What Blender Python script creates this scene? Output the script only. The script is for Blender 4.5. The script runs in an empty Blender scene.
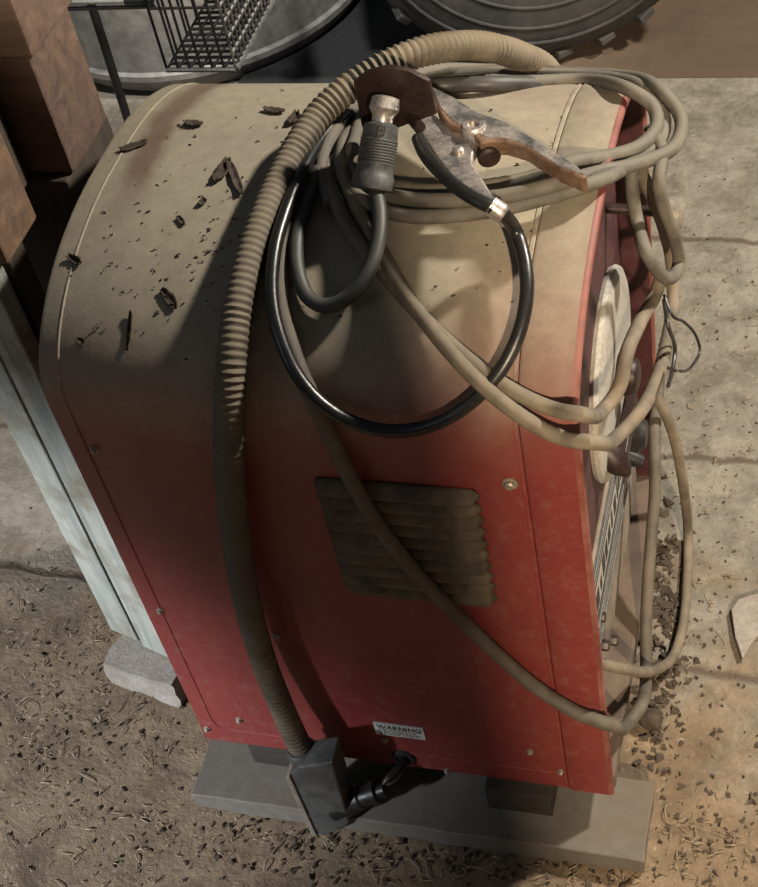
import bpy, bmesh, math, random
from mathutils import Vector, Matrix, noise as mn
R_ = random.Random(7)
sc = bpy.context.scene
C = sc.collection
pi = math.pi

# ------------------------------------------------------------------ camera
F_PX = 1446.82
CAM = Vector((0.74216, -0.88220, 1.61274))
ROWS = ((0.9568185, 0.2392530, -0.1650950), (0.0668723, -0.7338859, -0.6759731), (-0.2828895, 0.6357433, -0.7181950))
cam_d = bpy.data.cameras.new('camera')
cam = bpy.data.objects.new('camera', cam_d); C.objects.link(cam)
cam_d.sensor_fit = 'HORIZONTAL'; cam_d.sensor_width = 36; cam_d.lens = F_PX * 36 / 758
cam_d.clip_start = 0.02; cam_d.clip_end = 60
m = Matrix([ROWS[0], [-v for v in ROWS[1]], [-v for v in ROWS[2]]]).transposed()
cam.matrix_world = Matrix.Translation(CAM) @ m.to_4x4()
sc.camera = cam

def ray(px, py):
    c = ((px - 379) / F_PX, (py - 443.5) / F_PX, 1.0)
    return Vector([sum(ROWS[i][j] * c[i] for i in range(3)) for j in range(3)])

# ------------------------------------------------------------------ welder case profile (Y across, Z up)
L, XF, W, H, RR, QQ = 0.49, 0.545, 0.5025, 0.7614, 0.2333, 0.1183
def profile(off=0.0, n=22):
    pts = [(-off, 0.0), (-off, (H - QQ) * .5), (-off, H - QQ - 0.02)]
    for i in range(n + 1):
        a = pi / 2 * i / n
        pts.append((RR - (RR + off) * math.cos(a), H - QQ + (QQ + off) * math.sin(a)))
    for i in range(n, -1, -1):
        a = pi / 2 * i / n
        pts.append((W - RR + (RR + off) * math.cos(a), H - QQ + (QQ + off) * math.sin(a)))
    pts += [(W + off, H - QQ - 0.02), (W + off, (H - QQ) * .5), (W + off, 0.0)]
    return pts
PROF = profile()
def pdist(y, z):
    """signed distance to the case profile, extended straight downwards"""
    best = 9; inside = False
    pr = [(0, -1)] + PROF + [(W, -1)]
    for (a, b), (c, d) in zip(pr, pr[1:]):
        ex, ez = c - a, d - b
        l2 = ex * ex + ez * ez
        t = 0 if l2 < 1e-12 else max(0, min(1, ((y - a) * ex + (z - b) * ez) / l2))
        dd = math.hypot(y - a - t * ex, z - b - t * ez)
        if dd < best: best = dd
    if 0 < y < W:
        zz = None
        for (a, b), (c, d) in zip(PROF, PROF[1:]):
            if a <= y <= c and c > a:
                zz = b + (d - b) * (y - a) / (c - a); break
        inside = zz is not None and z < zz
    return -best if inside else best
def hit(px, py, mode='s', val=0.0):
    """point seen at a pixel, lying on a real surface of the scene"""
    d = ray(px, py)
    if mode in 'xyz':
        i = 'xyz'.index(mode)
        return CAM + d * ((val - CAM[i]) / d[i])
    t = 0.9; bt, bd = 1.4, 9
    dn = d.length
    for _ in range(120):
        p = CAM + d * t
        q = pdist(p.y, p.z) - val
        if abs(q) < bd: bt, bd = t, abs(q)
        if q < 3e-4: return p
        t += max(q, 4e-4) / dn
        if t > 2.4: break
    return CAM + d * bt

# ------------------------------------------------------------------ materials
def new_mat(name):
    mt = bpy.data.materials.new(name); mt.use_nodes = True
    nt = mt.node_tree
    return mt, nt, nt.nodes['Principled BSDF']
def N(nt, t, **k):
    n = nt.nodes.new(t)
    for a, b in k.items():
        if a.startswith('i_'): n.inputs[a[2:].replace('_', ' ')].default_value = b
        else: setattr(n, a, b)
    return n
def ramp(nt, src, stops):
    r = N(nt, 'ShaderNodeValToRGB')
    e = r.color_ramp.elements
    while len(e) < len(stops): e.new(0.5)
    for k, (p, c) in zip(e, stops):
        k.position = p; k.color = (c[0], c[1], c[2], 1) if not isinstance(c, (int, float)) else (c, c, c, 1)
    nt.links.new(src, r.inputs['Fac'])
    return r
def noise(nt, co, scale, detail=6, rough=.6, dist=0):
    n = N(nt, 'ShaderNodeTexNoise'); n.inputs['Scale'].default_value = scale
    n.inputs['Detail'].default_value = detail; n.inputs['Roughness'].default_value = rough
    n.inputs['Distortion'].default_value = dist
    nt.links.new(co, n.inputs['Vector']); return n
def mix(nt, fac, a, b, blend='MIX'):
    n = N(nt, 'ShaderNodeMix', data_type='RGBA', blend_type=blend)
    if isinstance(fac, (int, float)): n.inputs[0].default_value = fac
    else: nt.links.new(fac, n.inputs[0])
    for s, v in ((6, a), (7, b)):
        if isinstance(v, tuple): n.inputs[s].default_value = (*v, 1)
        else: nt.links.new(v, n.inputs[s])
    return n.outputs[2]
def bump(nt, b, src, strength=.3, dist=.002):
    n = N(nt, 'ShaderNodeBump'); n.inputs['Strength'].default_value = strength; n.inputs['Distance'].default_value = dist
    nt.links.new(src, n.inputs['Height']); nt.links.new(n.outputs[0], b.inputs['Normal']); return n
def mth(nt, op, a, b=None, clamp=False):
    n = N(nt, 'ShaderNodeMath', operation=op); n.use_clamp = clamp
    for i, v in enumerate((a, b)):
        if v is None: continue
        if isinstance(v, (int, float)): n.inputs[i].default_value = v
        else: nt.links.new(v, n.inputs[i])
    return n.outputs[0]
def dusty(name, col, dust, amount, rough=.6, scale=40, metal=0.0, bstr=.15, dark=.55, updust=0.0):
    """a paint, rubber or metal under a patchy film of dust"""
    mt, nt, b = new_mat(name)
    co = N(nt, 'ShaderNodeTexCoord').outputs['Object']
    n1 = noise(nt, co, scale); n2 = noise(nt, co, scale * 6, 4)
    f = ramp(nt, n1.outputs['Fac'], [(max(0, .62 - amount * .55), 0), (min(1, .95 - amount * .35), min(1, amount * 1.25))])
    fac = f.outputs[0]
    if updust:
        g = N(nt, 'ShaderNodeNewGeometry'); s = N(nt, 'ShaderNodeSeparateXYZ'); nt.links.new(g.outputs['Normal'], s.inputs[0])
        up = mth(nt, 'MULTIPLY', mth(nt, 'MAXIMUM', s.outputs[2], 0.0), updust)
        fac = mth(nt, 'MAXIMUM', fac, up, True)
    base = mix(nt, ramp(nt, n2.outputs['Fac'], [(.35, 0), (.7, 1)]).outputs[0], tuple(c * dark for c in col), col)
    nt.links.new(mix(nt, fac, base, dust), b.inputs['Base Color'])
    b.inputs['Metallic'].default_value = 0
    if metal:
        nt.links.new(mth(nt, 'MULTIPLY', mth(nt, 'SUBTRACT', 1.0, fac, True), metal), b.inputs['Metallic'])
    rr = mth(nt, 'ADD', mth(nt, 'MULTIPLY', fac, .9 - rough), rough, True)
    nt.links.new(rr, b.inputs['Roughness'])
    bump(nt, b, n2.outputs['Fac'], bstr, .0015)
    return mt
DUST = (0.268, 0.232, 0.172)
def case_paint():
    mt, nt, b = new_mat('red_paint_under_dust')
    co = N(nt, 'ShaderNodeTexCoord').outputs['Object']
    s = N(nt, 'ShaderNodeSeparateXYZ'); nt.links.new(co, s.inputs[0])
    n1 = noise(nt, co, 9, 6, .65); n2 = noise(nt, co, 60, 6, .7); n3 = noise(nt, co, 260, 3, .6)
    # the layer of dust lies where the sheet is more level than upright
    zf = mth(nt, 'ADD', s.outputs[2], mth(nt, 'MULTIPLY', mth(nt, 'SUBTRACT', n1.outputs['Fac'], .5), .13))
    zf = mth(nt, 'SUBTRACT', zf, mth(nt, 'MULTIPLY', mth(nt, 'MULTIPLY', mth(nt, 'SUBTRACT', s.outputs[0], .25), 3.5, True), .055))
    d1 = ramp(nt, mth(nt, 'MULTIPLY', mth(nt, 'SUBTRACT', zf, .54), 5.2, True), [(0, 0), (.3, .13), (.6, .62), (.88, .97), (1, 1)])
    speck = ramp(nt, n2.outputs['Fac'], [(.5, 0), (.75, .18)])
    fac = mth(nt, 'MAXIMUM', d1.outputs[0], speck.outputs[0])
    red = mix(nt, ramp(nt, n1.outputs['Fac'], [(.35, 0), (.7, 1)]).outputs[0], (.150, .023, .023), (.180, .032, .026))
    red = mix(nt, ramp(nt, n3.outputs['Fac'], [(.66, 0), (.76, .5)]).outputs[0], red, (.24, .12, .085))
    dc = mix(nt, ramp(nt, n2.outputs['Fac'], [(.3, 0), (.7, 1)]).outputs[0], tuple(c * .80 for c in DUST), tuple(c * 1.08 for c in DUST))
    dc = mix(nt, ramp(nt, n3.outputs['Fac'], [(.68, 0), (.74, .6)]).outputs[0], dc, (.10, .08, .06))
    # rust brown water stain along the back edge of the top
    mm = mth(nt, 'ADD', s.outputs[0], mth(nt, 'MULTIPLY', mth(nt, 'SUBTRACT', n1.outputs['Fac'], .5), .05))
    st = ramp(nt, mm, [(.03, 0), (.045, .75), (.062, .8), (.078, 0)])
    far = ramp(nt, mth(nt, 'ADD', s.outputs[1], mth(nt, 'MULTIPLY', n1.outputs['Fac'], .1)), [(.20, 0), (.27, 1)])
    dc = mix(nt, mth(nt, 'MULTIPLY', st.outputs[0], far.outputs[0]), dc, (.10, .055, .035))
    nt.links.new(mix(nt, fac, red, dc), b.inputs['Base Color'])
    nt.links.new(mth(nt, 'ADD', mth(nt, 'MULTIPLY', fac, .42), .44), b.inputs['Roughness'])
    bump(nt, b, n3.outputs['Fac'], .16, .0015)
    return mt
def wood(name, c1, c2, axis=0, scale=1.0, bs=.4, stain=None):
    mt, nt, b = new_mat(name)
    tc = N(nt, 'ShaderNodeTexCoord').outputs['Object']
    mp = N(nt, 'ShaderNodeMapping')
    sc_ = [14, 14, 14]; sc_[axis] = 1.3
    mp.inputs['Scale'].default_value = [v * scale for v in sc_]
    nt.links.new(tc, mp.inputs['Vector'])
    n1 = noise(nt, mp.outputs[0], 3.2, 8, .65, .8); n2 = noise(nt, tc, 14, 5)
    col = mix(nt, ramp(nt, n1.outputs['Fac'], [(.32, 0), (.68, 1)]).outputs[0], c1, c2)
    if stain: col = mix(nt, ramp(nt, n2.outputs['Fac'], [(.48, 0), (.66, .85)]).outputs[0], col, stain)
    nt.links.new(col, b.inputs['Base Color']); b.inputs['Roughness'].default_value = .85
    bump(nt, b, n1.outputs['Fac'], bs, .004)
    return mt
def floor_mat():
    mt, nt, b = new_mat('dirty_concrete')
    co = N(nt, 'ShaderNodeTexCoord').outputs['Object']
    s = N(nt, 'ShaderNodeSeparateXYZ'); nt.links.new(co, s.inputs[0])
    n1 = noise(nt, co, 3.2, 8, .62, .6); n2 = noise(nt, co, 16, 8, .65, .4); n3 = noise(nt, co, 90, 5, .7)
    conc = mix(nt, ramp(nt, n2.outputs['Fac'], [(.36, 0), (.64, 1)]).outputs[0], (.120, .105, .082), (.235, .213, .175))
    dirt = mix(nt, ramp(nt, n2.outputs['Fac'], [(.3, 0), (.7, 1)]).outputs[0], (.098, .066, .040), (.235, .165, .100))
    # trodden earth covers the near end of the concrete
    near = mth(nt, 'ADD', mth(nt, 'MULTIPLY', s.outputs[1], -1.7), mth(nt, 'MULTIPLY', n1.outputs['Fac'], 2.1))
    fd = ramp(nt, mth(nt, 'ADD', near, -.04), [(.42, 0), (.56, .5), (.78, .95)])
    col = mix(nt, fd.outputs[0], conc, dirt)
    col = mix(nt, ramp(nt, n3.outputs['Fac'], [(.58, 0), (.72, .75)]).outputs[0], col, (.085, .06, .042))
    col = mix(nt, ramp(nt, n3.outputs['Fac'], [(.28, .55), (.4, 0)]).outputs[0], col, (.36, .325, .265))
    # joints between the bays
    def joint(axis, pos, wid, tilt):
        u = s.outputs[axis]
        w = mth(nt, 'ADD', u, mth(nt, 'MULTIPLY', s.outputs[1 - axis], tilt))
        w = mth(nt, 'ADD', w, mth(nt, 'MULTIPLY', mth(nt, 'SUBTRACT', n2.outputs['Fac'], .5), .035))
        return ramp(nt, mth(nt, 'DIVIDE', mth(nt, 'ABSOLUTE', mth(nt, 'SUBTRACT', w, pos)), wid), [(.25, .85), (1, 0)]).outputs[0]
    j = mth(nt, 'MAXIMUM', joint(1, .283, .011, .05), joint(1, .62, .008, -.03))
    j = mth(nt, 'MAXIMUM', j, joint(1, 1.17, .009, .02))
    col = mix(nt, j, col, (.075, .05, .034))
    nt.links.new(col, b.inputs['Base Color']); b.inputs['Roughness'].default_value = .88
    hh = mth(nt, 'ADD', n2.outputs['Fac'], mth(nt, 'MULTIPLY', n3.outputs['Fac'], .5))
    hh = mth(nt, 'SUBTRACT', hh, mth(nt, 'MULTIPLY', j, .6))
    bump(nt, b, hh, .55, .013)
    return mt
M = {}
M['case'] = case_paint()
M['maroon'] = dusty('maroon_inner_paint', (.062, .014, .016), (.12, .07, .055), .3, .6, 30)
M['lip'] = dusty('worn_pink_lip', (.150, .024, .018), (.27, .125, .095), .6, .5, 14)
M['panel'] = dusty('dusty_grey_panel', (.16, .125, .10), (.27, .22, .16), .6, .7, 25)
M['dial'] = dusty('dusty_white_dial', (.42, .40, .36), (.30, .26, .20), .55, .45, 30)
M['sill'] = dusty('dusty_red_sill', (.055, .030, .024), (.125, .090, .066), .85, .75, 20)
M['louver'] = dusty('sooty_louvers', (.045, .032, .022), (.19, .145, .085), .6, .7, 35)
M['black'] = dusty('black_plastic', (.012, .012, .013), (.10, .085, .065), .3, .4, 50)
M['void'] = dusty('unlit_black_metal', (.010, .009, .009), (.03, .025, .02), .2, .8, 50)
M['rubber'] = dusty('grey_dusty_rubber', (.055, .051, .045), (.165, .145, .112), .7, .6, 30, updust=.7)
M['rubber_tan'] = dusty('tan_dusty_rubber', (.075, .062, .046), (.185, .148, .104), .8, .66, 30, updust=.55)
M['rubber_brown'] = dusty('brown_dusty_rubber', (.048, .041, .034), (.135, .110, .080), .7, .6, 28, updust=.45)
M['rubber_dark'] = dusty('dark_rubber', (.024, .024, .025), (.105, .095, .08), .40, .42, 26, updust=.35)
M['rubber_black'] = dusty('shiny_black_rubber', (.010, .010, .011), (.070, .064, .054), .26, .27, 26, updust=.10)
M['hose'] = dusty('tan_ribbed_hose', (.050, .039, .028), (.225, .182, .124), .5, .62, 22, updust=.72)
M['steel'] = dusty('worn_steel', (.62, .58, .54), (.22, .14, .10), .42, .30, 45, .9, .2)
M['rust'] = dusty('rusty_steel', (.17, .095, .062), (.30, .20, .13), .5, .55, 70, .5, .25)
M['darksteel'] = dusty('dark_brown_steel', (.032, .017, .015), (.12, .08, .06), .2, .45, 50, .3)
M['grey_metal'] = dusty('grey_metal', (.085, .088, .09), (.16, .145, .12), .4, .45, 50, .3)
M['bolt'] = dusty('pale_bolt', (.42, .38, .32), (.24, .18, .12), .4, .4, 90, .6)
M['tank'] = dusty('grey_galvanized', (.33, .325, .32), (.25, .225, .195), .45, .5, 6, .35)
M['tire'] = dusty('tyre_rubber', (.022, .022, .023), (.09, .08, .068), .45, .72, 9)
M['wire'] = dusty('black_wire', (.018, .018, .02), (.06, .055, .05), .2, .35, 60, .4)
M['glint_wire'] = dusty('glint_wire', (.03, .03, .032), (.34, .33, .31), .35, .35, 120, .3, updust=.5)  # paler tone stands in for bright highlights on this side, over dusty wire
M['bright_wire'] = dusty('pale_wire', (.5, .5, .48), (.2, .18, .15), .2, .3, 60, .7)
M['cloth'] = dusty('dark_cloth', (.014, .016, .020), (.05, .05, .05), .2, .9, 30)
M['timber'] = wood('brown_timber', (.062, .038, .028), (.135, .083, .060), 0)
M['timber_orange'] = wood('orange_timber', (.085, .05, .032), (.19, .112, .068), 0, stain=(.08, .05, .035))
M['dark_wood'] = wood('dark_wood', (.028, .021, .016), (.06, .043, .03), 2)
M['pale'] = wood('pale_weathered_paint', (.15, .165, .155), (.31, .315, .275), 2, bs=.6, stain=(.13, .105, .070))
M['blocker'] = wood('blocker_board', (.12, .085, .06), (.22, .165, .12), 2)
M['plank'] = dusty('dirty_slab', (.135, .130, .118), (.120, .086, .056), .62, .85, 9, 0, .4, .7)
M['skid'] = wood('black_skid_wood', (.014, .012, .010), (.04, .03, .022), 0)
M['concrete'] = dusty('rough_concrete', (.33, .30, .27), (.17, .13, .095), .6, .9, 35, 0, .8, .7)
M['floor'] = floor_mat()
M['earth'] = dusty('packed_earth', (.078, .052, .033), (.115, .078, .050), .5, .9, 5, 0, .3, .8)
M['chip'] = dusty('bark_chip', (.035, .024, .016), (.15, .11, .072), .4, .9, 90)
M['straw'] = dusty('straw', (.34, .265, .175), (.10, .07, .045), .5, .8, 26, 0, 0, .7)
M['crumb'] = dusty('dirt_crumb', (.055, .038, .026), (.12, .085, .055), .4, .9, 30)
M['label'] = dusty('foil_label', (.62, .63, .64), (.34, .30, .25), .25, .4, 60)
M['ink'] = dusty('black_ink', (.02, .02, .022), (.1, .1, .1), .1, .5, 60)

# ------------------------------------------------------------------ mesh helpers
def obj(name, bm, mat, parent=None, smooth=True, bevel=0, auto=None):
    me = bpy.data.meshes.new(name)
    bmesh.ops.recalc_face_normals(bm, faces=bm.faces)
    bm.to_mesh(me); bm.free()
    if smooth:
        for p in me.polygons: p.use_smooth = True
    o = bpy.data.objects.new(name, me); C.objects.link(o)
    for x in (mat if isinstance(mat, (list, tuple)) else [mat]): me.materials.append(x)
    if parent:
        o.parent = parent
        if parent.type == 'EMPTY': o.matrix_parent_inverse = Matrix.Translation(-Vector(parent.location))
    if bevel:
        md = o.modifiers.new('bevel', 'BEVEL'); md.width = bevel; md.segments = 2; md.limit_method = 'ANGLE'; md.angle_limit = math.radians(40)
    if smooth: me.set_sharp_from_angle(angle=math.radians(auto or 42))
    return o
def tag(o, label=None, cat=None, group=None, kind=None):
    if label: o['label'] = label
    if cat: o['category'] = cat
    if group: o['group'] = group
    if kind: o['kind'] = kind
    return o
def thing(name, loc, label, cat, group=None):
    o = bpy.data.objects.new(name, None); C.objects.link(o); o.location = loc; o.empty_display_size = .05
    return tag(o, label, cat, group)
def box(bm, x0, x1, y0, y1, z0, z1, mtx=None):
    v = [bm.verts.new((x, y, z)) for x in (x0, x1) for y in (y0, y1) for z in (z0, z1)]
    for f in ((0, 1, 3, 2), (4, 6, 7, 5), (0, 4, 5, 1), (2, 3, 7, 6), (0, 2, 6, 4), (1, 5, 7, 3)):
        bm.faces.new([v[i] for i in f])
    if mtx: bmesh.ops.transform(bm, matrix=mtx, verts=v)
    return v
def smooth_path(pts, step=.006):
    """Catmull-Rom (centripetal) through the points, evenly resampled"""
    P = [Vector(p) for p in pts]
    P = [P[0] * 2 - P[1]] + P + [P[-1] * 2 - P[-2]]
    out = []
    for i in range(1, len(P) - 2):
        p0, p1, p2, p3 = P[i - 1:i + 3]
        t0 = 0; t1 = t0 + max(1e-4, (p1 - p0).length) ** .5; t2 = t1 + max(1e-4, (p2 - p1).length) ** .5; t3 = t2 + max(1e-4, (p3 - p2).length) ** .5
        for k in range(16):
            t = t1 + (t2 - t1) * k / 16
            a1 = p0 * ((t1 - t) / (t1 - t0)) + p1 * ((t - t0) / (t1 - t0))
            a2 = p1 * ((t2 - t) / (t2 - t1)) + p2 * ((t - t1) / (t2 - t1))
            a3 = p2 * ((t3 - t) / (t3 - t2)) + p3 * ((t - t2) / (t3 - t2))
            b1 = a1 * ((t2 - t) / (t2 - t0)) + a2 * ((t - t0) / (t2 - t0))
            b2 = a2 * ((t3 - t) / (t3 - t1)) + a3 * ((t - t1) / (t3 - t1))
            out.append(b1 * ((t2 - t) / (t2 - t1)) + b2 * ((t - t1) / (t2 - t1)))
    out.append(P[-2])
    for _ in range(2):
        out = [out[0]] + [out[i - 1] * .25 + out[i] * .5 + out[i + 1] * .25 for i in range(1, len(out) - 1)] + [out[-1]]
    res = [out[0]]; need = step; acc = 0
    for a, b in zip(out, out[1:]):
        l = (b - a).length
        while acc + l >= need and l > 1e-9:
            t = (need - acc) / l; q = a + (b - a) * t
            res.append(q); l -= (q - a).length; a = q; acc = 0; need = step
        acc += l
    res.append(out[-1])
    return res
def tube(bm, path, r, seg=14, caps=True):
    """r is a number or a function of (index, arc length)"""
    up = None; rings = []; s = 0
    for i, p in enumerate(path):
        a = path[max(0, i - 1)]; b = path[min(len(path) - 1, i + 1)]
        t = (b - a).normalized()
        if up is None:
            up = t.orthogonal().normalized()
        else:
            up = (up - t * up.dot(t))
            up = up.normalized() if up.length > 1e-6 else t.orthogonal().normalized()
        side = t.cross(up)
        if i: s += (p - path[i - 1]).length
        rr = r(i, s) if callable(r) else r
        rings.append([bm.verts.new(p + (up * math.cos(2 * pi * k / seg) + side * math.sin(2 * pi * k / seg)) * rr) for k in range(seg)])
    for A, B in zip(rings, rings[1:]):
        for k in range(seg):
            bm.faces.new((A[k], A[(k + 1) % seg], B[(k + 1) % seg], B[k]))
    if caps: bm.faces.new(rings[0][::-1]); bm.faces.new(rings[-1])
def cable(name, pts, r, mat, parent=None, step=.007, seg=14):
    bm = bmesh.new(); tube(bm, smooth_path(pts, step), r, seg)
    return obj(name, bm, mat, parent)
def lathe(bm, p0, p1, prof, seg=28, caps=True):
    """profile of (t along p0->p1, radius)"""
    p0, p1 = Vector(p0), Vector(p1); ax = p1 - p0; t = ax.normalized(); up = t.orthogonal().normalized(); sd = t.cross(up)
    rings = []
    for u, r in prof:
        c = p0 + ax * u
        rings.append([bm.verts.new(c + (up * math.cos(2 * pi * k / seg) + sd * math.sin(2 * pi * k / seg)) * max(r, 1e-5)) for k in range(seg)])
    for A, B in zip(rings, rings[1:]):
        for k in range(seg): bm.faces.new((A[k], A[(k + 1) % seg], B[(k + 1) % seg], B[k]))
    if caps: bm.faces.new(rings[0][::-1]); bm.faces.new(rings[-1])
def prism(bm, pts, vec):
    a = [bm.verts.new(p) for p in pts]; b = [bm.verts.new(Vector(p) + Vector(vec)) for p in pts]
    bm.faces.new(a); bm.faces.new(b[::-1]); n = len(a)
    for i in range(n): bm.faces.new((a[i], b[i], b[(i + 1) % n], a[(i + 1) % n]))
def bolt_bm(p, nrm, r=.006, h=.005):
    bm = bmesh.new(); p = Vector(p); n = Vector(nrm).normalized()
    lathe(bm, p - n * .001, p + n * h, [(0, r * 1.5), (.22, r * 1.5), (.25, r), (.75, r), (1, r * .7)], 12)
    return bm
def hexbolt_bm(p, nrm, r=.006, h=.006):
    bm = bmesh.new(); p = Vector(p); n = Vector(nrm).normalized()
    lathe(bm, p - n * .001, p + n * h, [(0, r), (.8, r), (1, r * .82)], 6)
    return bm

# ------------------------------------------------------------------ SETTING
FZ = -0.082
bm = bmesh.new()
nx, ny = 90, 70
x0, x1, y0, y1 = -3.2, 3.6, -3.4, 1.66
def fh(x, y):
    return .004 * mn.noise(Vector((x * 5, y * 5, 3))) + .003 * mn.noise(Vector((x * 17, y * 17, 1)))
gv = [[bm.verts.new((x0 + (x1 - x0) * i / nx, y0 + (y1 - y0) * j / ny, FZ - .004 + .5 * fh(x0 + (x1 - x0) * i / nx, y0 + (y1 - y0) * j / ny))) for j in range(ny + 1)] for i in range(nx + 1)]
for i in range(nx):
    for j in range(ny): bm.faces.new((gv[i][j], gv[i + 1][j], gv[i + 1][j + 1], gv[i][j + 1]))
tag(obj('floor', bm, M['floor']), kind='structure')
bm = bmesh.new(); box(bm, -3.2, 3.6, 1.661, 4.4, -.16, -.094)
tag(obj('floor_earth', bm, M['earth'], smooth=False), kind='structure')

# ------------------------------------------------------------------ WELDER
wel = thing('arc_welder', (.2725, .25, 0), 'big red arc welder with a rounded dust covered top and side louvers', 'welder')
def shell(x_list, mat, name, closed_back=False, n=22):
    """x_list: (x, offset) rings"""
    bm = bmesh.new(); rings = []
    for x, off in x_list:
        rings.append([bm.verts.new((x, y, z)) for y, z in profile(off, n)])
    for A, B in zip(rings, rings[1:]):
        for k in range(len(A) - 1): bm.faces.new((A[k], A[k + 1], B[k + 1], B[k]))
    if closed_back: bm.faces.new(rings[0])
    return obj(name, bm, mat, wel)
shell([(.004, -.012), (0, -.006), (.0015, -.002), (.006, 0), (.10, 0), (.2, 0), (.3, 0), (.4, 0), (L - .004, 0), (L - .001, -.003), (L + .004, -.003)], M['case'], 'case_wrap', True)
front = shell([(L, -.003), (L, .0012), (L + .003, .003), (L + .04, .003), (XF - .006, .003)], M['case'], 'front_hood')
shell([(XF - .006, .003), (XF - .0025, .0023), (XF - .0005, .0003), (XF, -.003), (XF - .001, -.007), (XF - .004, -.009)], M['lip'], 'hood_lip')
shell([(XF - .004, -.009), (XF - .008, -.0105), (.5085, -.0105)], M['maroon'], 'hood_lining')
# bead pressed into the side sheet: up the back edge, over the top, along the bottom
bead = []
pr = profile(-.0006, 22)
for y, z in reversed(pr[3:-3]): bead.append((.024, y, z))
bead += [(.024, 0.0006, .5), (.024, .0006, .3), (.024, .0006, .1), (.0245, .0006, .05), (.030, .0006, .036), (.045, .0006, .032), (.2, .0006, .032), (.35, .0006, .032), (.478, .0006, .032)]
cable('pressed_bead', bead, .0017, M['case'], wel, .008, 8)
# strap over the joint between case and front hood
bm = bmesh.new(); rr = []
for x, off in ((L - .0058, .0001), (L - .0052, .0014), (L - .0020, .0014), (L - .001, .0001)):
    rr.append([bm.verts.new((x, y, z)) for y, z in profile(off, 22)])
for A, B in zip(rr, rr[1:]):
    for k in range(len(A) - 1): bm.faces.new((A[k], A[k + 1], B[k + 1], B[k]))
obj('joint_strap', bm, M['case'], wel)
# base plate
bm = bmesh.new(); box(bm, .012, XF - .012, .012, W - .012, .001, .008)
obj('base_plate', bm, M['void'], wel, False)
# bolts on the near side
for px, py in ((94, 450), (160, 611), (207, 729), (239, 720), (276, 637), (385, 740), (447, 771), (530, 752), (561, 772)):
    p = hit(px, py, 'y', -.001)
    obj('bolt', bolt_bm(p, (0, -1, 0), .0032, .004), M['bolt'], wel)
p = hit(510, 484, 'y', -.001); obj('bolt', bolt_bm(p, (0, -1, 0), .0052, .005), M['bolt'], wel)
# louvered vent
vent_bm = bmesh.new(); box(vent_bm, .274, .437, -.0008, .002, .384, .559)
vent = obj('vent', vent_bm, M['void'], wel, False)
tag(vent, 'sooty brown louvered vent')
for k in range(10):
    zb = .381 + k * .0181
    bm = bmesh.new(); nxs, nzs = 24, 5; g = []
    for i in range(nxs + 1):
        u = i / nxs; x = .270 + .171 * u
        e = min(1.0, min(u, 1 - u) / .07); e = math.sqrt(max(0, 1 - (1 - e) ** 2))
        row = []
        for j in range(nzs + 1):
            v = j / nzs
            # hood: springs from the sheet at the top, stands off at the bottom
            row.append(bm.verts.new((x, -.0014 - .0105 * e * math.sin(pi / 2 * (1 - v)) ** .8, zb + .0165 * v * (0.35 + .65 * e) + .0035 * (1 - e))))
        g.append(row)
    for i in range(nxs):
        for j in range(nzs): bm.faces.new((g[i][j], g[i + 1][j], g[i + 1][j + 1], g[i][j + 1]))
    o = obj('louver', bm, M['louver'], vent)
    md = o.modifiers.new('solid', 'SOLIDIFY'); md.thickness = .0012
# warning label
lp = [hit(373, 722, 'y', 0), hit(425, 724, 'y', 0)]
lx0, lx1, lz0, lz1 = .2525, .3165, .0725, .099
bm = bmesh.new(); box(bm, lx0, lx1, -.0016, .001, lz0, lz1)
lab = obj('warning_label', bm, M['label'], wel, False); tag(lab, 'silver warning sticker near the bottom edge')
cu = bpy.data.curves.new('warning_text', 'FONT'); cu.body = 'WARNING'; cu.size = .0118; cu.extrude = .0003
to = bpy.data.objects.new('tmp', cu); C.objects.link(to)
bpy.context.view_layer.update()
tm = bpy.data.meshes.new_from_object(to.evaluated_get(bpy.context.evaluated_depsgraph_get()))
bpy.data.objects.remove(to)
bm = bmesh.new(); bm.from_mesh(tm)
bmesh.ops.transform(bm, matrix=Matrix.Translation((lx0 + .004, -.0019, lz1 - .0112)) @ Matrix.Rotation(pi / 2, 4, 'X'), verts=bm.verts)
t_o = obj('warning_text', bm, M['ink'], lab, False)
bm = bmesh.new()
for r_ in range(4):
    x = lx0 + .005
    while x < lx1 - .010:
        w_ = R_.uniform(.003, .007); box(bm, x, min(x + w_, lx1 - .004), -.0019, -.0015, lz0 + .0025 + r_ * .0032, lz0 + .0037 + r_ * .0032); x += w_ + .0015
o = obj('fine_print', bm, M['grey_metal'], lab, False)
# wire entry hole
hp = hit(404, 757, 'y', 0)
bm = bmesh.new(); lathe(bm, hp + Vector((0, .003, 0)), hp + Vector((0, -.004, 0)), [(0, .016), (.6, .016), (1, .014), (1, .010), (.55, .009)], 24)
obj('wire_hole', bm, M['void'], wel)
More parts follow.
